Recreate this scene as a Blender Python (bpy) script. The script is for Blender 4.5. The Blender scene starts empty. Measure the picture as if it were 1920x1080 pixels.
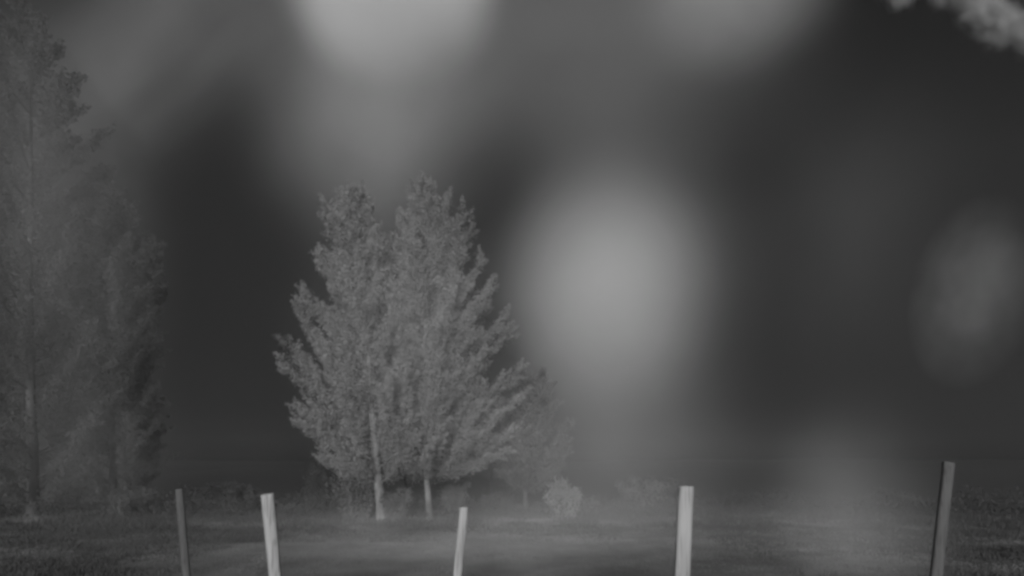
import bpy, bmesh, math, random
import numpy as np
from mathutils import Vector, Matrix, noise

scene = bpy.context.scene
col = scene.collection
R = math.radians

# ------------------------------------------------------------------ camera
CAM_H = 1.9                      # camera height above the field
FPX = 1048.0                     # focal length in photo pixels (1920 wide)
HOR = 860.0                      # photo row of the horizon
cam_d = bpy.data.cameras.new('security_camera')
cam_d.sensor_width = 36.0
cam_d.lens = FPX / 1920 * 36.0
cam_d.shift_y = (HOR - 540) / 1920
cam_d.clip_start = 0.02
cam_d.clip_end = 2000
cam_d.dof.use_dof = True
cam_d.dof.focus_distance = 7.5
cam_d.dof.aperture_fstop = 0.75
cam = bpy.data.objects.new('security_camera', cam_d)
cam.location = (0, 0, CAM_H)
cam.rotation_euler = (R(90), 0, 0)
col.objects.link(cam)
scene.camera = cam

# ------------------------------------------------------------------ sky and sun (low, behind the camera)
SUN_EL, SUN_AZ = R(15), R(2)
world = bpy.data.worlds.new('World')
scene.world = world
world.use_nodes = True
wn = world.node_tree
wn.nodes.clear()
sky = wn.nodes.new('ShaderNodeTexSky')
sky.sky_type = 'NISHITA'
sky.sun_disc = False
sky.sun_elevation = SUN_EL
sky.sun_rotation = R(180) + SUN_AZ
bw = wn.nodes.new('ShaderNodeRGBToBW')          # the night camera sees in black and white
bg = wn.nodes.new('ShaderNodeBackground')
bg.inputs['Strength'].default_value = 0.0018
wo = wn.nodes.new('ShaderNodeOutputWorld')
wn.links.new(sky.outputs[0], bw.inputs[0])
wn.links.new(bw.outputs[0], bg.inputs['Color'])
wn.links.new(bg.outputs[0], wo.inputs[0])

sun_d = bpy.data.lights.new('sun', 'SUN')
sun_d.energy = 5.0
sun_d.angle = R(14)                     # light spread by the damp air
sun_d.color = (1, 1, 1)
sun = bpy.data.objects.new('sun', sun_d)
sdir = Vector((math.sin(SUN_AZ) * math.cos(SUN_EL), math.cos(SUN_AZ) * math.cos(SUN_EL), -math.sin(SUN_EL)))
sun.rotation_euler = sdir.to_track_quat('-Z', 'Y').to_euler()
sun.location = (0, -20, 12)
col.objects.link(sun)

scene.view_settings.view_transform = 'Standard'
scene.view_settings.look = 'None'
scene.view_settings.exposure = 0.0
scene.view_settings.gamma = 1.0
scene.render.engine = 'CYCLES'
scene.cycles.volume_bounces = 1
scene.cycles.max_bounces = 4
scene.cycles.diffuse_bounces = 2
scene.cycles.transparent_max_bounces = 8
scene.cycles.pixel_filter_type = 'BLACKMAN_HARRIS'
scene.cycles.filter_width = 2.8                # the soft lens of a small security camera
scene.cycles.use_denoising = True
scene.cycles.denoiser = 'OPENIMAGEDENOISE'
scene.cycles.volume_step_rate = 2.0
scene.cycles.volume_max_steps = 256

# ------------------------------------------------------------------ helpers
def at(px, py, d):
    """a point d metres out in the field, read off the photograph"""
    return Vector(((px - 960) / FPX * d, d, CAM_H + (HOR - py) / FPX * d))

def tag(o, label=None, cat=None, group=None, kind=None):
    if label: o['label'] = label
    if cat: o['category'] = cat
    if group: o['group'] = group
    if kind: o['kind'] = kind
    return o

def link(name, mesh, parent=None, mat=None):
    o = bpy.data.objects.new(name, mesh)
    col.objects.link(o)
    if mat: mesh.materials.append(mat)
    if parent: o.parent = parent
    return o

def empty(name, loc):
    o = bpy.data.objects.new(name, None)
    o.empty_display_size = 0.2
    o.location = loc
    col.objects.link(o)
    return o

def node_mat(name):
    m = bpy.data.materials.new(name)
    m.use_nodes = True
    return m, m.node_tree, m.node_tree.nodes['Principled BSDF']

def grey(v): return (v, v, v, 1)

def ramp_mat(name, lo, hi, scale, detail=6, rough=0.85, bump=0.0, bump_scale=40, stretch=(1, 1, 1), coord='Object', spec=0.2, contrast=(0.3, 0.7)):
    m, nt, b = node_mat(name)
    tc = nt.nodes.new('ShaderNodeTexCoord')
    mp = nt.nodes.new('ShaderNodeMapping'); mp.inputs['Scale'].default_value = stretch
    nz = nt.nodes.new('ShaderNodeTexNoise'); nz.inputs['Scale'].default_value = scale; nz.inputs['Detail'].default_value = detail
    cr = nt.nodes.new('ShaderNodeValToRGB')
    cr.color_ramp.elements[0].position = contrast[0]; cr.color_ramp.elements[0].color = grey(lo)
    cr.color_ramp.elements[1].position = contrast[1]; cr.color_ramp.elements[1].color = grey(hi)
    nt.links.new(tc.outputs[coord], mp.inputs[0]); nt.links.new(mp.outputs[0], nz.inputs['Vector'])
    nt.links.new(nz.outputs[0], cr.inputs[0]); nt.links.new(cr.outputs[0], b.inputs['Base Color'])
    b.inputs['Roughness'].default_value = rough
    b.inputs['Specular IOR Level'].default_value = spec
    if bump:
        n2 = nt.nodes.new('ShaderNodeTexNoise'); n2.inputs['Scale'].default_value = bump_scale; n2.inputs['Detail'].default_value = 8
        bp = nt.nodes.new('ShaderNodeBump'); bp.inputs['Strength'].default_value = bump; bp.inputs['Distance'].default_value = 0.02
        nt.links.new(mp.outputs[0], n2.inputs['Vector']); nt.links.new(n2.outputs[0], bp.inputs['Height']); nt.links.new(bp.outputs[0], b.inputs['Normal'])
    return m

def leaf_mat(name, lo, hi, trans=0.12, scale=0.8, rnd=0.2):
    """leaf colour varies from clump to clump and leaf to leaf"""
    m, nt, b = node_mat(name)
    tc = nt.nodes.new('ShaderNodeTexCoord')
    nz = nt.nodes.new('ShaderNodeTexNoise'); nz.inputs['Scale'].default_value = scale; nz.inputs['Detail'].default_value = 4
    ge = nt.nodes.new('ShaderNodeNewGeometry')
    mx = nt.nodes.new('ShaderNodeMath'); mx.operation = 'MULTIPLY_ADD'; mx.inputs[1].default_value = rnd
    cr = nt.nodes.new('ShaderNodeValToRGB')
    cr.color_ramp.elements[0].position = 0.40 + rnd * 0.1; cr.color_ramp.elements[0].color = grey(lo)
    cr.color_ramp.elements[1].position = 0.62 + rnd; cr.color_ramp.elements[1].color = grey(hi)
    nt.links.new(tc.outputs['Object'], nz.inputs['Vector'])
    nt.links.new(ge.outputs['Random Per Island'], mx.inputs[0]); nt.links.new(nz.outputs[0], mx.inputs[2])
    nt.links.new(mx.outputs[0], cr.inputs[0]); nt.links.new(cr.outputs[0], b.inputs['Base Color'])
    b.inputs['Roughness'].default_value = 0.7
    b.inputs['Specular IOR Level'].default_value = 0.15
    tr = nt.nodes.new('ShaderNodeBsdfTranslucent')
    ms = nt.nodes.new('ShaderNodeMixShader'); ms.inputs[0].default_value = trans
    out = nt.nodes['Material Output']
    nt.links.new(cr.outputs[0], tr.inputs['Color'])
    nt.links.new(b.outputs[0], ms.inputs[1]); nt.links.new(tr.outputs[0], ms.inputs[2]); nt.links.new(ms.outputs[0], out.inputs['Surface'])
    return m

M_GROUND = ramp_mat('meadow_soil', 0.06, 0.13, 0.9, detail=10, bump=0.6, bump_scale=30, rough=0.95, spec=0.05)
M_GRASS = leaf_mat('grass_blades', 0.075, 0.19, 0.5, scale=0.45, rnd=0.06)
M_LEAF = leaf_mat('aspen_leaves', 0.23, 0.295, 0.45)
M_LEAF_DIM = leaf_mat('dimmed_leaves', 0.06, 0.085, 0.4)  # lowered leaf tone stands for weaker light on back and side plants
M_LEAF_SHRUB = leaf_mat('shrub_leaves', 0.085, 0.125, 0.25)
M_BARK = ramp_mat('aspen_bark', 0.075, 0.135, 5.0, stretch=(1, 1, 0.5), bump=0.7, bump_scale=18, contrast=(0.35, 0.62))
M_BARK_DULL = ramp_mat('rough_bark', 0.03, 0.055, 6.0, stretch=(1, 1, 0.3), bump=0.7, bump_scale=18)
M_POST = ramp_mat('peeled_post_wood', 0.17, 0.275, 7.0, stretch=(1, 1, 0.16), bump=0.5, bump_scale=26, rough=0.8)
M_POST_DIM = ramp_mat('dimmed_post_wood', 0.045, 0.075, 9.0, stretch=(1, 1, 0.12), bump=0.6, bump_scale=26, rough=0.9)  # darker wood copy: weaker light at the fence ends put into the colour
def weather(m):
    """drying cracks along the grain and a few dark knots"""
    nt = m.node_tree; b = nt.nodes['Principled BSDF']; src = b.inputs['Base Color'].links[0].from_socket
    tc = nt.nodes.new('ShaderNodeTexCoord')
    def mask(stretch, kind, scale, lo, hi, dark):
        mp = nt.nodes.new('ShaderNodeMapping'); mp.inputs['Scale'].default_value = stretch
        t = nt.nodes.new('ShaderNodeTexNoise' if kind == 'n' else 'ShaderNodeTexVoronoi'); t.inputs['Scale'].default_value = scale
        r = nt.nodes.new('ShaderNodeMapRange'); r.inputs['From Min'].default_value = lo; r.inputs['From Max'].default_value = hi; r.inputs['To Min'].default_value = dark
        nt.links.new(tc.outputs['Object'], mp.inputs[0]); nt.links.new(mp.outputs[0], t.inputs['Vector']); nt.links.new(t.outputs[0], r.inputs['Value'])
        return r.outputs[0]
    a = mask((1, 1, 0.035), 'n', 60, 0.36, 0.44, 0.68); k = mask((1, 1, 0.7), 'v', 5.5, 0.10, 0.22, 0.7)
    mu = nt.nodes.new('ShaderNodeMath'); mu.operation = 'MULTIPLY'; nt.links.new(a, mu.inputs[0]); nt.links.new(k, mu.inputs[1])
    vm = nt.nodes.new('ShaderNodeVectorMath'); vm.operation = 'SCALE'; nt.links.new(src, vm.inputs[0]); nt.links.new(mu.outputs[0], vm.inputs['Scale'])
    nt.links.new(vm.outputs[0], b.inputs['Base Color'])
weather(M_POST); weather(M_POST_DIM)
M_WEB = leaf_mat('dusty_silk', 0.35, 0.75, 0.5, scale=16, rnd=0.3)
M_EAVE = ramp_mat('eave_wood', 0.1, 0.2, 6.0, stretch=(0.1, 1, 1), bump=0.3)

# beyond the trees the ground colour darkens, standing for light running out
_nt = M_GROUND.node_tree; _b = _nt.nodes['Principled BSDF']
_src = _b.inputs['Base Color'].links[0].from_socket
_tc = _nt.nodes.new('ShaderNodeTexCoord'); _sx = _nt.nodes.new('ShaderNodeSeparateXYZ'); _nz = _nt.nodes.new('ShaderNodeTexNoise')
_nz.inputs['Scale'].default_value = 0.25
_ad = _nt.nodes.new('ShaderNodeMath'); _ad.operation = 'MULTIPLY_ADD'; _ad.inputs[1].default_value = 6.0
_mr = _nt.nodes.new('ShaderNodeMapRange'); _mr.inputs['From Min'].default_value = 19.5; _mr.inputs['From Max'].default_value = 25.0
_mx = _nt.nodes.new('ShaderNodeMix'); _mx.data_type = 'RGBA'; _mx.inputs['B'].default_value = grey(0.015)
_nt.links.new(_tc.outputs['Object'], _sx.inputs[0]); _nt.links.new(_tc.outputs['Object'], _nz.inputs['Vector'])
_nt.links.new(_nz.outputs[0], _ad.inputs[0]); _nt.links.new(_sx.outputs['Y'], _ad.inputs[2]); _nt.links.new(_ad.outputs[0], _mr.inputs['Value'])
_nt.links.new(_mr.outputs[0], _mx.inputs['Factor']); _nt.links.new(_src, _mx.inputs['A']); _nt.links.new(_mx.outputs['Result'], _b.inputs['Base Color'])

# ------------------------------------------------------------------ terrain
def ground_z(x, y):
    """a field that rises a little to the right, then falls away behind the trees"""
    z = 0.28 / (1 + math.exp(-(x - 2.5) * 0.9)) * math.exp(-((y - 5) / 7) ** 2)
    z += 0.10 * noise.noise(Vector((x * 0.16, y * 0.16, 3.1))) + 0.04 * noise.noise(Vector((x * 0.6, y * 0.6, 7.7)))
    z -= 0.07 * max(0.0, y - 16.5) if y < 60 else 0.07 * 43.5
    far = max(0.0, min(1.0, (y - 34) / 60))
    z += far * (2.2 + 3.4 * noise.noise(Vector((x * .018, y * .012, 5.5))) + 1.2 * noise.noise(Vector((x * .06, y * .03, 2.5))))
    return z

xs = sorted(set([round(-30 + i * 0.5, 3) for i in range(121)] + [sg * v for sg in (-1, 1) for v in (36, 42, 50, 58, 66, 75, 85, 95, 110, 130, 150, 180, 220, 270, 330, 420, 600)]))
ys = sorted(set([round(-10 + i * 0.5, 3) for i in range(101)] + [-600, -200, -80, -40, -20, 44, 48, 54, 60, 68, 78, 90, 105, 125, 150, 200, 300, 450, 700]))
gv = [(x, y, ground_z(x, y)) for y in ys for x in xs]
nx = len(xs)
gf = [(j * nx + i, j * nx + i + 1, (j + 1) * nx + i + 1, (j + 1) * nx + i) for j in range(len(ys) - 1) for i in range(nx - 1)]
gm = bpy.data.meshes.new('ground'); gm.from_pydata(gv, [], gf)
gm.polygons.foreach_set('use_smooth', [True] * len(gm.polygons))
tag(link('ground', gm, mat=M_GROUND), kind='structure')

# ------------------------------------------------------------------ leaf / tube geometry
def quads_mesh(name, pos, axis, side, L, W):
    """one rhombic leaf per row: base, side, tip, side"""
    n = len(pos)
    v = np.empty((n, 4, 3), np.float32)
    v[:, 0] = pos
    v[:, 1] = pos + axis * (L * 0.5)[:, None] + side * (W * 0.5)[:, None]
    v[:, 2] = pos + axis * L[:, None]
    v[:, 3] = pos + axis * (L * 0.5)[:, None] - side * (W * 0.5)[:, None]
    me = bpy.data.meshes.new(name)
    me.vertices.add(n * 4); me.vertices.foreach_set('co', v.ravel())
    me.loops.add(n * 4); me.loops.foreach_set('vertex_index', np.arange(n * 4, dtype=np.int32))
    me.polygons.add(n); me.polygons.foreach_set('loop_start', np.arange(0, n * 4, 4, dtype=np.int32))
    me.update(calc_edges=True)
    return me

def unit(a): return a / np.maximum(np.linalg.norm(a, axis=1, keepdims=True), 1e-6)

def tube(verts, faces, pts, rads, seg=8, rng=None):
    base = len(verts)
    n = len(pts)
    for k, (p, r) in enumerate(zip(pts, rads)):
        t = (pts[min(k + 1, n - 1)] - pts[max(k - 1, 0)]).normalized()
        a = t.cross(Vector((0.31, 0.9, 0.2))).normalized(); b = t.cross(a)
        for s in range(seg):
            w = 2 * math.pi * s / seg
            rr = r * (1 + (rng.uniform(-0.07, 0.07) if rng else 0))
            verts.append(p + (a * math.cos(w) + b * math.sin(w)) * rr)
    for k in range(n - 1):
        for s in range(seg):
            s2 = (s + 1) % seg
            faces.append((base + k * seg + s, base + k * seg + s2, base + (k + 1) * seg + s2, base + (k + 1) * seg + s))
    verts.append(pts[-1]); tip = len(verts) - 1
    for s in range(seg):
        faces.append((base + (n - 1) * seg + s, base + (n - 1) * seg + (s + 1) % seg, tip))

def mesh_of(name, verts, faces, smooth=True):
    me = bpy.data.meshes.new(name); me.from_pydata([tuple(v) for v in verts], [], faces)
    if smooth: me.polygons.foreach_set('use_smooth', [True] * len(me.polygons))
    return me

def interp(tab, t):
    for (a, ra), (b, rb) in zip(tab, tab[1:]):
        if t <= b: return ra + (rb - ra) * (t - a) / (b - a)
    return tab[-1][1]

def make_tree(name, base, top, trunk_pts, r0, prof, limbs, seed, leafm, barkm, label, cat='tree', group=None,
              leaf=0.052, twigs=17, per=80, extra=(), stems=(), rise=0.85, spray=0.30, bare=0.0):
    """tapered trunk, limbs that reach the outline given by prof (fraction of height, radius),
    twigs along every limb, leaves round every twig"""
    rng = random.Random(seed); nr = np.random.default_rng(seed)
    root = empty(name, base)
    tag(root, label, cat, group)
    H = (top - base).z
    tp = [Vector(p) for p in trunk_pts]                       # relative to base, from ground to tip
    def trunk_at(z):
        for a, b in zip(tp, tp[1:]):
            if z <= b.z: return a.lerp(b, (z - a.z) / max(b.z - a.z, 1e-5))
        return tp[-1].copy()
    V, F = [], []
    ks = [i / 18 for i in range(19)]
    pts = [trunk_at(H * k * 0.985) + Vector((rng.uniform(-.025, .025), rng.uniform(-.025, .025), 0)) for k in ks]
    pts[0].z = -0.25
    rad = [r0 * (1.0 - 0.93 * k) * (1.25 if k == 0 else 1) for k in ks]
    tube(V, F, pts, rad, 9, rng)
    for st in stems:                                           # a second stem from the same root
        sp = [Vector(p) for p in st[0]]
        tube(V, F, sp, [st[1] * (1 - 0.6 * i / (len(sp) - 1)) for i in range(len(sp))], 8, rng)
    tw_o, tw_d, tw_l = [], [], []
    specs = []
    z_lo = prof[0][0]
    for i in range(limbs):
        f = z_lo + (0.985 - z_lo) * ((i + rng.random()) / limbs) ** 0.92
        a = i * 2.39996 + rng.uniform(-.5, .5)
        rr = interp(prof, f) * rng.uniform(0.72, 1.08)
        specs.append((f, a, rr))
    limb_list = []
    for f, a, rr in specs:
        tipz = f * H
        att = max(0.65 * z_lo * H, tipz - rr * rise * rng.uniform(0.8, 1.25) - 0.25)
        o = trunk_at(att)
        tip = trunk_at(tipz) + Vector((math.cos(a) * rr, math.sin(a) * rr, 0)); tip.z = tipz
        limb_list.append((o, tip))
    for (f_att, tx, tz, ty) in extra:                          # limbs that make the outline's lobes
        limb_list.append((trunk_at(f_att * H), Vector((tx, ty, tz))))
    for o, tip in limb_list:
        d = tip - o; Ln = d.length
        if Ln < 0.05: continue
        sag = Vector((0, 0, -0.13 * Ln))
        lp = [o + d * t + sag * math.sin(math.pi * t) for t in (0, .25, .5, .75, 1)]
        lr = max(0.012, r0 * 0.16 * min(1, Ln / 2))
        tube(V, F, lp, [lr, lr * .8, lr * .6, lr * .4, lr * .18], 5)
        dn = d.normalized()
        nt_ = max(5, int(twigs * (0.35 + 0.65 * min(1.6, Ln / 1.8))))
        for k in range(nt_):
            t = 0.16 + 0.84 * ((k + rng.random()) / nt_) ** 0.8
            if t < bare: continue
            q = o + d * t + sag * math.sin(math.pi * t)
            j = Vector((rng.gauss(0, 1), rng.gauss(0, 1), rng.gauss(0, 0.8)))
            wd = (dn * 1.0 + j * 0.42 + Vector((0, 0, 0.30))).normalized()
            tw_o.append(q); tw_d.append(wd); tw_l.append(spray * rng.uniform(0.7, 1.5) * (1.15 - 0.45 * t) * min(1.0, 0.45 + Ln / 2.2))
    o_ = np.array([tuple(v) for v in tw_o]); d_ = np.array([tuple(v) for v in tw_d]); l_ = np.array(tw_l)
    n = len(o_) * per
    o_ = np.repeat(o_, per, 0); d_ = np.repeat(d_, per, 0); l_ = np.repeat(l_, per)
    t = nr.random(n) ** 0.8
    pos = o_ + d_ * (l_ * 2.1 * t)[:, None] + nr.normal(0, 1, (n, 3)) * (l_ * (0.36 - 0.27 * t))[:, None]
    ax = unit(d_ * 0.6 + nr.normal(0, 1, (n, 3)) + np.array([0, 0, -0.25]))
    sd = unit(np.cross(ax, nr.normal(0, 1, (n, 3))))
    L = leaf * nr.uniform(0.65, 1.3, n); W = L * nr.uniform(0.55, 0.85, n)
    cm = quads_mesh('crown', pos, ax, sd, L, W)
    link('trunk', mesh_of('trunk', V, F), root, barkm)
    link('crown', cm, root, leafm)
    return root

def base_at(px, d):
    x = (px - 960) / FPX * d
    return Vector((x, d, ground_z(x, d)))

def rel(base, px, py, dy=0.0):
    d = base.y
    p = at(px, py, d) - base
    return (p.x, dy, p.z)

# ------------------------------------------------------------------ the two tall aspens
b = base_at(718, 16.6)
T = at(664, 345, 16.6)
tr = [(0, 0, -0.25)] + [rel(b, *p) for p in ((709, 900), (697, 760), (689, 640), (678, 500), (668, 400), (664, 345))]
def lobes(b, axis_z, items):
    out = []
    for (ay, px, py, dy) in items:
        h = (at(0, ay, b.y) - b).z; x, _, z = rel(b, px, py); x *= 0.93
        out.append((h / axis_z, x, z, dy))
    return out
H1 = (T - b).z
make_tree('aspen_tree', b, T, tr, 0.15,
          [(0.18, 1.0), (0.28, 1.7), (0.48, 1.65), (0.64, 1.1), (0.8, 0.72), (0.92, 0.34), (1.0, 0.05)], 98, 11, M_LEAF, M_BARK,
          'tall aspen with one pale leaning trunk, left of the middle pair', group='the pair of tall aspens',
          leaf=0.037, per=165, extra=lobes(b, H1, [(440, 617, 388, .2), (470, 612, 410, -.3), (520, 604, 470, .3), (560, 600, 490, -.2), (660, 560, 562, .1), (640, 575, 560, -.4),
                              (700, 537, 572, .3), (740, 530, 650, 0), (730, 540, 668, .5), (760, 525, 690, -.3), (850, 548, 786, .1), (830, 560, 770, -.4), (850, 580, 800, .5),
                              (900, 600, 850, .2), (900, 612, 862, -.4), (915, 640, 880, .5), (905, 660, 872, -.6), (430, 690, 385, .2), (440, 642, 378, .0)]))
b2 = base_at(806, 17.2)
T2 = at(797, 335, 17.2)
tr2 = [(0, 0, -0.25)] + [rel(b2, *p) for p in ((800, 900), (796, 800), (797, 650), (799, 480), (798, 400), (797, 335))]
H2 = (T2 - b2).z
make_tree('aspen_tree', b2, T2, tr2, 0.10,
          [(0.19, 1.7), (0.30, 2.4), (0.5, 2.05), (0.66, 1.4), (0.8, 0.85), (0.92, 0.36), (1.0, 0.05)], 120, 23, M_LEAF, M_BARK,
          'tall aspen with a forked double stem, right of the middle pair', group='the pair of tall aspens',
          leaf=0.037, per=165, stems=[([(0.05, 0.05, -0.2), rel(b2, 803.5, 930, 0.02), rel(b2, 801.5, 870, 0.05), rel(b2, 806, 760, 0.2), rel(b2, 815, 620, 0.3)], 0.075)],
          extra=lobes(b2, H2, [(450, 838, 372, .1), (480, 770, 375, .2), (560, 752, 425, -.2), (540, 886, 425, .2), (520, 872, 415, -.3), (610, 913, 480, .1), (640, 930, 540, -.2), (700, 952, 590, .3),
                               (740, 968, 620, -.3), (780, 985, 690, .2), (820, 984, 745, -.2), (850, 985, 800, .3), (880, 950, 846, -.2), (885, 900, 868, .3)]))

# ------------------------------------------------------------------ slim trees and saplings behind and beside them
b3 = base_at(987, 18.3); T3 = at(1004, 700, 18.3)
make_tree('slim_tree', b3, T3, [(0, 0, -.25), rel(b3, 985, 850), rel(b3, 992, 780), rel(b3, 1004, 700)], 0.09,
          [(0.30, 0.9), (0.45, 1.5), (0.7, 1.1), (1.0, 0.1)], 32, 31, M_LEAF_SHRUB, M_BARK_DULL,
          'dim slim tree half hidden behind the right side of the tall aspens')
for px, py, d, s, lab in ((761, 760, 19.5, 41, 'thin dark sapling seen between the two tall aspen trunks'),
                          (923, 770, 21.5, 43, 'thin sapling in the dark gap right of the forked aspen stem')):
    bb = base_at(px, d); TT = at(px + 4, py, d)
    make_tree('sapling', bb, TT, [(0, 0, -.2), rel(bb, px - 2, 870), rel(bb, px + 4, py)], 0.055,
              [(0.45, 0.4), (0.7, 0.8), (1.0, 0.1)], 16, s, M_LEAF_DIM, M_BARK_DULL, lab, cat='sapling', group='saplings behind the aspens', twigs=9, per=30)

# ------------------------------------------------------------------ the trees along the left edge
b4 = base_at(214, 19.0); T4 = at(205, 372, 19.0)
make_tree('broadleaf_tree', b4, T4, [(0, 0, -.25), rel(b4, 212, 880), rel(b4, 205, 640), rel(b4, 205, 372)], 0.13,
          [(0.07, 1.1), (0.22, 1.5), (0.45, 1.2), (0.62, 1.65), (0.8, 1.6), (0.93, 0.9), (1.0, 0.15)], 80, 51, M_LEAF_DIM, M_BARK_DULL,
          'dim leafy tree with a rounded top near the left edge of the view', group='trees at the left edge',
          extra=lobes(b4, (T4 - b4).z, [(820, 282, 748, 0), (800, 272, 735, .4), (850, 262, 790, -.3), (880, 240, 850, .2), (690, 258, 640, .1), (620, 300, 520, .1), (560, 296, 470, -.2)]), spray=0.34)
b5 = base_at(60, 17.5); T5 = at(60, 20, 17.5)
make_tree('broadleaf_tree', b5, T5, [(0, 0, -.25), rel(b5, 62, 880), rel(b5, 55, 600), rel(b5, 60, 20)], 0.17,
          [(0.05, 1.4), (0.2, 2.4), (0.5, 2.5), (0.75, 2.1), (0.9, 1.3), (1.0, 0.2)], 110, 61, M_LEAF_DIM, M_BARK_DULL,
          'tallest dim tree, cut off by the left edge of the view', group='trees at the left edge', spray=0.34)
b6 = base_at(149, 20.5); T6 = at(140, 640, 20.5)
make_tree('broadleaf_tree', b6, T6, [(0, 0, -.25), rel(b6, 149, 860), rel(b6, 140, 640)], 0.085,
          [(0.3, 0.8), (0.5, 1.2), (0.8, 0.9), (1.0, 0.1)], 26, 63, M_LEAF_DIM, M_BARK_DULL,
          'low young tree between the two larger trees at the left edge', group='trees at the left edge', twigs=12)

# ------------------------------------------------------------------ shrubs
def make_shrub(px, d, w, h, seed, label, leafm=M_LEAF_SHRUB, stems=9, per=50, name='shrub'):
    rng = random.Random(seed); nr = np.random.default_rng(seed)
    bb = base_at(px, d)
    root = empty(name, bb); tag(root, label, 'shrub', 'shrubs at the edge of the wood')
    V, F, O, D, Ls = [], [], [], [], []
    for i in range(stems):
        a = i * 2.4 + rng.uniform(-.4, .4); r = w / 2 * rng.uniform(0.3, 0.9); hh = h * rng.uniform(0.6, 1.0)
        p = [Vector((math.cos(a) * .05, math.sin(a) * .05, -.08)), Vector((math.cos(a) * r * .45, math.sin(a) * r * .45, hh * .5)), Vector((math.cos(a) * r, math.sin(a) * r, hh))]
        tube(V, F, p, [.022, .014, .005], 5)
        for k in range(11):
            t = 0.12 + 0.88 * (k + rng.random()) / 11
            q = p[0].lerp(p[1], t * 2) if t < .5 else p[1].lerp(p[2], t * 2 - 1)
            wd = Vector((rng.gauss(math.cos(a) * .6, .7), rng.gauss(math.sin(a) * .6, .7), rng.gauss(.4, .5))).normalized()
            O.append(tuple(q)); D.append(tuple(wd)); Ls.append(rng.uniform(.14, .28) * (w + h) / 2.6)
    O = np.repeat(np.array(O), per, 0); D = np.repeat(np.array(D), per, 0); Ls = np.repeat(np.array(Ls), per); n = len(O)
    t = nr.random(n)
    pos = O + D * (Ls * 1.2 * t)[:, None] + nr.normal(0, 1, (n, 3)) * (Ls * .32)[:, None]
    pos[:, 2] = np.maximum(pos[:, 2], 0.02)
    ax = unit(D * .5 + nr.normal(0, 1, (n, 3))); sd = unit(np.cross(ax, nr.normal(0, 1, (n, 3))))
    L = .06 * nr.uniform(.6, 1.3, n)
    link('stems', mesh_of('stems', V, F), root, M_BARK_DULL)
    link('foliage', quads_mesh('foliage', pos, ax, sd, L, L * .7), root, leafm)
    return root

make_shrub(668, 16.9, 1.5, 1.55, 71, 'leafy shrub left of the leaning aspen trunk at its foot', stems=11)
make_shrub(740, 16.4, 0.9, 1.0, 72, 'small shrub right beside the foot of the leaning aspen')
make_shrub(850, 18.6, 1.1, 1.7, 73, 'upright shrub just right of the forked aspen stem')
make_shrub(1058, 17.8, 1.15, 1.3, 74, 'pale round shrub standing alone right of the aspens', leafm=leaf_mat('willow_leaves', 0.2, 0.27, 0.4), stems=16, per=60)
make_shrub(1105, 18.6, 1.0, 0.7, 79, 'low flat shrub at the right foot of the pale round shrub')
make_shrub(1205, 21.0, 2.4, 1.5, 75, 'wide faint shrub left of the broadest fence post')
make_shrub(452, 19.0, 1.1, 1.2, 76, 'small dim shrub left of the bright leftmost post', leafm=M_LEAF_DIM)
make_shrub(600, 20.5, 1.7, 1.9, 77, 'dark shrub left of the aspens behind the leafy one', leafm=M_LEAF_DIM)
make_shrub(925, 20.5, 1.5, 0.9, 78, 'low dark shrub in the gap under the right aspen crown', leafm=M_LEAF_DIM)
make_shrub(240, 17.5, 2.0, 0.9, 80, 'low dim shrub under the round-topped tree on the left', leafm=M_LEAF_DIM)

# ------------------------------------------------------------------ undergrowth along the back of the field
nr = np.random.default_rng(91)
n = 90000
ux = nr.uniform(-19, 19, n); uy = 17.0 + 4.5 * nr.random(n)
ux = np.repeat(ux[::30], 30)[:n] + nr.normal(0, .14, n); uy = np.repeat(uy[::30], 30)[:n] + nr.normal(0, .14, n)
cl = np.repeat(np.array([max(0.0, .34 + .9 * noise.noise(Vector((x * .45, y * .6, 8.1))) + .35 * noise.noise(Vector((x * 1.7, y * 1.7, 2.2)))) for x, y in zip(ux[::30], uy[::30])]), 30)[:n]
uz = np.repeat(np.array([ground_z(x, y) for x, y in zip(ux[::30], uy[::30])]), 30)[:n] + .02 + nr.random(n) ** .8 * np.clip(cl * 1.25, .05, 1.2)
ax = unit(nr.normal(0, 1, (n, 3)) + np.array([0, 0, .4])); L = .075 * nr.uniform(.6, 1.3, n)
tag(link('undergrowth', quads_mesh('undergrowth', np.stack([ux, uy, uz], 1), ax, unit(np.cross(ax, nr.normal(0, 1, (n, 3)))), L, L * .7), mat=leaf_mat('undergrowth_leaves', 0.035, 0.055, 0.35)),
    'dim tangled undergrowth along the back edge of the grass', 'undergrowth', kind='stuff')

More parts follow.
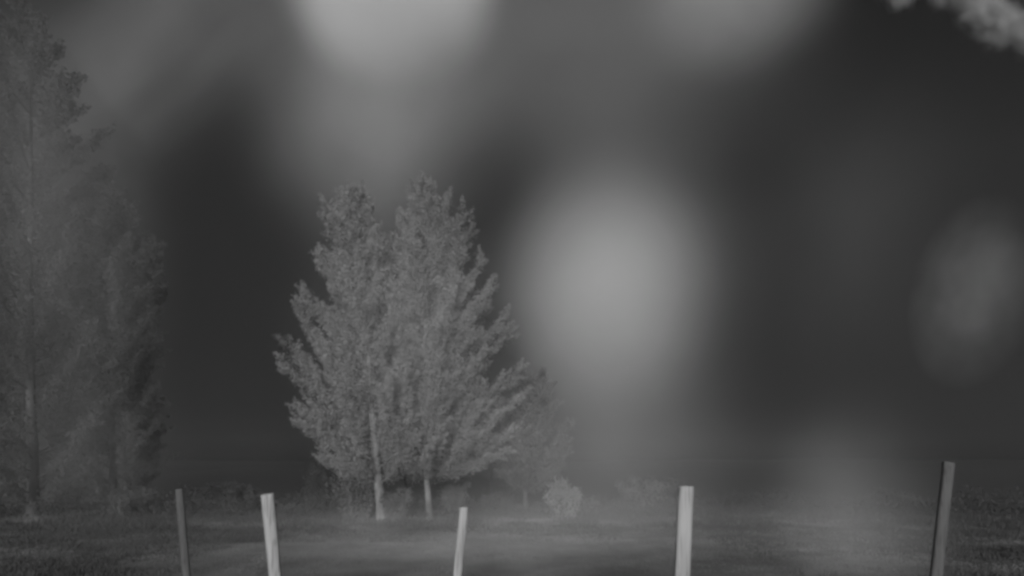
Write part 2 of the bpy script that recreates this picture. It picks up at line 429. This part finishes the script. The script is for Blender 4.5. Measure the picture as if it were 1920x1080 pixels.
# ------------------------------------------------------------------ fence posts
def make_post(px, ptop, d, w, lean_px, mat, label, seed):
    """round peeled post with a sawn top, slightly out of plumb; lean_px = drift of the foot at photo row 1080"""
    rng = random.Random(seed)
    top = at(px, ptop, d)
    slope = lean_px / (1080 - ptop)                       # sideways run per unit of drop
    gz = ground_z(top.x, d)
    drop = top.z - gz + 0.35
    foot_x = slope * drop
    base = Vector((top.x + foot_x * (top.z - gz) / drop, d, gz))
    bm = bmesh.new(); seg = 32; rings = []
    zs = [i * .08 for i in range(28) if i * .08 < drop - .07] + [drop - .05, drop - .006, drop]
    zs = sorted({z for z in zs if z <= drop})
    ph = rng.uniform(0, 6); turn = -math.atan2(top.x, d) + ph * .02
    for z in zs:
        u = z / drop
        c = Vector((foot_x * (1 - u), 0, z))
        r = w / 2 * (1.06 - 0.06 * u)
        if z == drop: r *= 0.93
        rr = []
        for s in range(seg):
            a = 2 * math.pi * s / seg
            k = 1 / (abs(math.cos(a - turn)) ** 3 + abs(math.sin(a - turn)) ** 3) ** (1 / 3) + .03 * noise.noise(Vector((math.cos(a) * 2, math.sin(a) * 2 + seed, z * 1.6)))
            rr.append(bm.verts.new(c + Vector((math.cos(a) * r * k, math.sin(a) * r * k, (0.010 * math.cos(a + ph) + .008 * noise.noise(Vector((math.cos(a) * 3, math.sin(a) * 3, seed * 5.0))) if z > drop - .06 else 0)))))
        rings.append(rr)
    for a, b_ in zip(rings, rings[1:]):
        for s in range(seg):
            f = bm.faces.new((a[s], a[(s + 1) % seg], b_[(s + 1) % seg], b_[s])); f.smooth = True
    bm.faces.new(rings[-1])
    me = bpy.data.meshes.new('fence_post'); bm.to_mesh(me); bm.free()
    o = link('fence_post', me, mat=mat)
    o.location = (top.x, d, top.z - drop)
    tag(o, label, 'post', 'posts of the field fence')
    return o

make_post(336, 918, 7.0, 0.088, 14, M_POST_DIM, 'thin dimly lit fence post, farthest left of the row', 1)
make_post(501, 926, 5.2, 0.112, 15, M_POST, 'bright pale fence post leaning left, left of the aspens', 2)
make_post(870, 952, 6.2, 0.102, -12, M_POST, 'short bright fence post leaning right, below the aspens', 3)
make_post(1286, 913, 4.4, 0.120, -7, M_POST, 'broadest bright pale fence post, standing right of the middle', 4)
make_post(1779, 866, 5.6, 0.102, -24, M_POST_DIM, 'dimly lit fence post near the right edge, leaning right', 5)

# ------------------------------------------------------------------ grass
nr = np.random.default_rng(5)
N = 280000
gx = nr.uniform(-17, 17, N); gy = 6.5 + 12.5 * nr.random(N) ** 0.85
tuft = np.array([noise.noise(Vector((x * .55, y * .8, 1.3))) + .6 * noise.noise(Vector((x * 1.9, y * 1.9, 9.0))) for x, y in zip(gx[::7], gy[::7])])
tuft = np.repeat(tuft, 7)[:N]
gx = np.repeat(gx[::7], 7)[:N] + nr.normal(0, .06, N); gy = np.repeat(gy[::7], 7)[:N] + nr.normal(0, .06, N)
gz = np.repeat(np.array([ground_z(x, y) for x, y in zip(gx[::7], gy[::7])]), 7)[:N]
hh = (np.clip(0.04 + 0.04 * tuft, 0.015, .10) + np.clip((gy - 15.2) * .07, 0, .22) * np.clip(.4 + tuft, 0, 1.2)) * nr.uniform(.5, 1.4, N)
pos = np.stack([gx, gy, gz - .005], 1)
ax = unit(np.stack([nr.normal(0, .45, N), nr.normal(0, .45, N), np.ones(N)], 1))
an = nr.uniform(0, math.pi, N)
sd = np.stack([np.cos(an), np.sin(an), np.zeros(N)], 1)
tag(link('grass', quads_mesh('grass', pos, ax, sd, hh, np.full(N, .009)), mat=M_GRASS),
    'short tufted meadow grass between fence and trees', 'grass', kind='stuff')

N = 150000  # dark grass added for the fall-off of light toward the back
gx = nr.uniform(-19, 19, N); gy = 20.5 - 8.0 * nr.random(N) ** 1.4
k_ = N * 2 // 5                                             # also along both sides; its dark tone stands for fading light
gy[:k_] = nr.uniform(6.5, 15, k_); gx[:k_] = np.where(nr.random(k_) < .55, 4.2 + 12 * nr.random(k_) ** .8, -6.0 - 10 * nr.random(k_) ** .8)
_o = nr.permutation(N); gx = gx[_o]; gy = gy[_o]
gx = np.repeat(gx[::6], 6)[:N] + nr.normal(0, .07, N); gy = np.repeat(gy[::6], 6)[:N] + nr.normal(0, .07, N)
gz = np.repeat(np.array([ground_z(x, y) for x, y in zip(gx[::6], gy[::6])]), 6)[:N]
tuft = np.repeat(np.array([noise.noise(Vector((x * .7, y * .9, 4.3))) for x, y in zip(gx[::6], gy[::6])]), 6)[:N]
hh = np.clip(.22 + .3 * tuft, .05, .6) * nr.uniform(.5, 1.3, N) * np.clip((gy - 12.0) / 5, .35, 1)
ax = unit(np.stack([nr.normal(0, .35, N), nr.normal(0, .35, N), np.ones(N)], 1)); an = nr.uniform(0, math.pi, N)
tag(link('tall_grass', quads_mesh('tall_grass', np.stack([gx, gy, gz - .01], 1), ax, np.stack([np.cos(an), np.sin(an), np.zeros(N)], 1), hh, np.full(N, .02)),
         mat=leaf_mat('dimmed_grass', 0.045, 0.07, 0.5)), 'taller grass, darkened for fading light, round the feet of the trees', 'grass', kind='stuff')

# ------------------------------------------------------------------ cobweb under the eave, close to the camera
em = bpy.data.meshes.new('eave'); bm = bmesh.new()
bmesh.ops.create_cube(bm, size=1, matrix=Matrix.Translation((1.5, 1.18, 3.02)) @ Matrix.Diagonal((1.8, 0.03, 0.16, 1)))
bmesh.ops.bevel(bm, geom=bm.edges[:], offset=.004, segments=1)
bm.to_mesh(em); bm.free()
tag(link('eave', em, mat=M_EAVE), kind='structure')

rng = random.Random(9)
V, F = [], []
def fibre(p, q, r, sag=0.02):
    m = p.lerp(q, .5) + Vector((rng.gauss(0, .006), rng.gauss(0, .006), -sag * rng.random()))
    tube(V, F, [p, p.lerp(m, .6), m, q.lerp(m, .6), q], [r, r, r * 1.2, r, r * .6], 3)
def wk(v): return Vector((v.x * 1.6, v.y * 1.6, 1.9 + (v.z - 1.9) * 1.6))
spine = [(0.455, 2.555), (0.482, 2.520), (0.500, 2.508), (0.520, 2.522), (0.548, 2.515), (0.580, 2.492), (0.605, 2.476), (0.635, 2.462), (0.665, 2.448), (0.70, 2.44), (0.76, 2.46), (0.82, 2.5), (0.86, 2.552)]
dens = [0.4, 1.1, 1.2, 0.5, 0.7, 1.5, 1.6, 1.0, .9, .9, .6, .4, .3]
for i in range(8000):
    k = rng.choices(range(len(spine)), dens)[0]
    x, z = spine[k]
    j = spine[min(k + 1, len(spine) - 1)]
    t = rng.random()
    c = Vector((x + (j[0] - x) * t, 0.72 + rng.gauss(0, .004), z + (j[1] - z) * t + rng.gauss(0, .0075 * (0.6 + dens[k] * .4))))
    d = Vector((rng.gauss(.3, .6), rng.gauss(0, .5), rng.gauss(-.15, .5))).normalized() * rng.uniform(.003, .014)
    fibre(wk(c - d), wk(c + d), rng.uniform(.0003, .0009), .004)
for x in (0.46, 0.5, 0.56, 0.63, 0.7, 0.78, 0.85):
    z = interp(spine, x)
    fibre(wk(Vector((x + rng.uniform(-.02, .02), .72, 2.552))), wk(Vector((x, .72, z))), .0004, 0)
web = link('cobweb', mesh_of('cobweb', V, F, False), mat=M_WEB)
tag(web, 'pale dusty cobweb sagging across the top right corner of the view', 'cobweb')

# ------------------------------------------------------------------ air: thin even haze, and mist patches, some standing in for lens glare
hm = bpy.data.meshes.new('haze'); bm = bmesh.new()
bmesh.ops.create_cube(bm, size=1, matrix=Matrix.Translation((0, 18.5, 12.0)) @ Matrix.Diagonal((160, 64, 36, 1)))
bm.to_mesh(hm); bm.free()
mh = bpy.data.materials.new('haze_air'); mh.use_nodes = True
nt = mh.node_tree; nt.nodes.clear()
pv = nt.nodes.new('ShaderNodeVolumePrincipled'); ou = nt.nodes.new('ShaderNodeOutputMaterial')
pv.inputs['Color'].default_value = grey(0.9); pv.inputs['Density'].default_value = 0.0006; pv.inputs['Anisotropy'].default_value = -0.25
nt.links.new(pv.outputs[0], ou.inputs['Volume'])
tag(link('haze', hm, mat=mh), 'thin night haze filling the air over the field', 'haze', kind='stuff')

def mist_mat(name, density, wisp=0.4, nscale=1.6, power=1.6, seed=0.0, stretch=(1, 1, 1)):
    m = bpy.data.materials.new(name); m.use_nodes = True
    nt = m.node_tree; nt.nodes.clear(); N = nt.nodes.new; Lk = nt.links.new
    tc = N('ShaderNodeTexCoord'); gr = N('ShaderNodeTexGradient'); gr.gradient_type = 'SPHERICAL'
    Lk(tc.outputs['Object'], gr.inputs[0])
    ss = N('ShaderNodeMapRange'); ss.interpolation_type = 'SMOOTHSTEP'; ss.inputs['From Max'].default_value = 1.0
    Lk(gr.outputs['Fac'], ss.inputs['Value'])
    pw = N('ShaderNodeMath'); pw.operation = 'POWER'; pw.inputs[1].default_value = power
    Lk(ss.outputs[0], pw.inputs[0])
    mp = N('ShaderNodeMapping'); mp.inputs['Location'].default_value = (seed, seed * 1.7, -seed); mp.inputs['Scale'].default_value = stretch
    nz = N('ShaderNodeTexNoise'); nz.inputs['Scale'].default_value = nscale; nz.inputs['Detail'].default_value = 2.5
    Lk(tc.outputs['Object'], mp.inputs[0]); Lk(mp.outputs[0], nz.inputs['Vector'])
    mr = N('ShaderNodeMapRange'); mr.inputs['From Min'].default_value = 0.3; mr.inputs['From Max'].default_value = 0.7
    mr.inputs['To Min'].default_value = 1 - wisp; mr.inputs['To Max'].default_value = 1 + wisp
    Lk(nz.outputs[0], mr.inputs['Value'])
    mu = N('ShaderNodeMath'); mu.operation = 'MULTIPLY'; Lk(pw.outputs[0], mu.inputs[0]); Lk(mr.outputs[0], mu.inputs[1])
    md = N('ShaderNodeMath'); md.operation = 'MULTIPLY'; md.inputs[1].default_value = density; Lk(mu.outputs[0], md.inputs[0])
    pv = N('ShaderNodeVolumePrincipled'); pv.inputs['Color'].default_value = grey(0.95); pv.inputs['Anisotropy'].default_value = -0.25
    Lk(md.outputs[0], pv.inputs['Density'])
    ou = N('ShaderNodeOutputMaterial'); Lk(pv.outputs[0], ou.inputs['Volume'])
    return m

bm = bmesh.new(); bmesh.ops.create_icosphere(bm, subdivisions=3, radius=1.0)
ico = bpy.data.meshes.new('mist'); bm.to_mesh(ico); bm.free()
mist_n = [0]
def mist(px, py, d, rx_px, rz_px, tau, label, ry=None, tilt=0.0, wisp=0.35, power=1.5, nscale=1.5, stretch=(1, 1, 1)):
    """a soft ellipsoid of mist; tau = optical depth through its middle"""
    mist_n[0] += 1
    rx, rz = rx_px / FPX * d, rz_px / FPX * d
    ry = ry or 0.5 * (rx + rz) * 0.8
    me = ico.copy(); me.name = 'mist'
    o = link('mist', me, mat=mist_mat('mist_glare_patch', tau / (ry * 0.85), wisp, nscale, power, mist_n[0] * 3.17, stretch))
    o.location = at(px, py, d); o.scale = (rx, ry, rz); o.rotation_euler = (0, tilt, 0)
    tag(o, label, 'mist', 'patches of drifting mist', 'stuff')
    return o

MISTS_AND_GLARE = [
    # px, py, d, rx, rz, tau; lens glare and lens marks are built as mist
    (1132, 545, 18.8, 262, 300, 0.42, 'bright round lens glare built as mist, right of the aspens', {'wisp': .12, 'power': 1.25, 'ry': 3.5}),
    (1160, 520, 20.0, 350, 440, 0.19, 'wide soft halo of lens glare built as mist, surrounding the bright round patch', {'wisp': .3, 'ry': 4}),
    (735, -30, 21.0, 250, 215, 3.2, 'bright lens glare built as mist at the top, above the aspens', {'wisp': .25, 'power': 1.4, 'ry': 4}),
    (700, 160, 21.0, 340, 440, 0.38, 'faint veil of mist behind the tops of the aspens', {'wisp': .35, 'ry': 4}),
    (1375, -40, 21.0, 270, 220, 0.42, 'pale lens glare built as mist at the top, right of the middle', {'wisp': .4, 'ry': 4}),
    (1080, 60, 22.0, 640, 400, 0.19, 'wide faint mist between the two bright patches at the top', {'ry': 5}),
    (1580, 1010, 8.0, 240, 360, 0.14, 'column of mist rising from the grass left of the right-hand post', {'wisp': .4}),
    (1110, 860, 12.5, 430, 330, 0.14, 'low mist over the grass below the bright round patch', {'wisp': .4}),
    (760, 600, 13.0, 280, 400, 0.09, 'thin mist hanging in front of the aspens', {'wisp': .3}),
    (320, 50, 21.0, 600, 240, 0.18, 'slanting streak of mist in the upper left', {'tilt': -0.75, 'wisp': .85, 'nscale': 1.8, 'stretch': (1, 1, 3.5), 'ry': 5}),
    (90, 380, 8.0, 240, 720, 0.13, 'tall faint column of mist by the left edge', {'wisp': .7, 'stretch': (3, 1, 1)}),
    (1000, 1010, 11.0, 1300, 130, 0.06, 'even film of mist over the whole width of the grass', {'wisp': .5, 'nscale': 3.0, 'ry': 2}),
    (960, 975, 15.6, 1150, 95, 0.06, 'thin mist along the far edge of the grass', {'wisp': .7, 'nscale': 3.0, 'ry': 1.5}),
    (150, 860, 8.0, 260, 230, 0.045, 'low mist among the trunks at the left edge', {'wisp': .4}),
    (960, 845, 42.0, 1500, 110, 0.016, 'distant bank of mist lying on the dark land', {'wisp': .8, 'nscale': 4.0, 'ry': 5}),
    (1590, 430, 16.0, 300, 420, 0.03, 'very faint lens glare built as mist, right of the bright round patch', {'wisp': .5}),
    (900, 1060, 9.5, 800, 150, 0.12, 'low film of mist lying on the grass before the aspens', {'wisp': .6, 'nscale': 2.2}),
    (1838, 535, 8.0, 74, 120, 0.03, 'small bright core of the oval lens mark near the right edge, built as mist', {'tilt': 0.12, 'power': .35, 'wisp': .6, 'nscale': 2.2}),
    (1820, 550, 8.6, 92, 185, 0.035, 'oval lens mark near the right edge, built as mist', {'tilt': 0.12, 'power': .3, 'wisp': .7, 'nscale': 2.2}),
]
for px, py, d, rx, rz, tau, lab, kw in MISTS_AND_GLARE:
    mist(px, py, d, rx, rz, tau, lab, **kw)
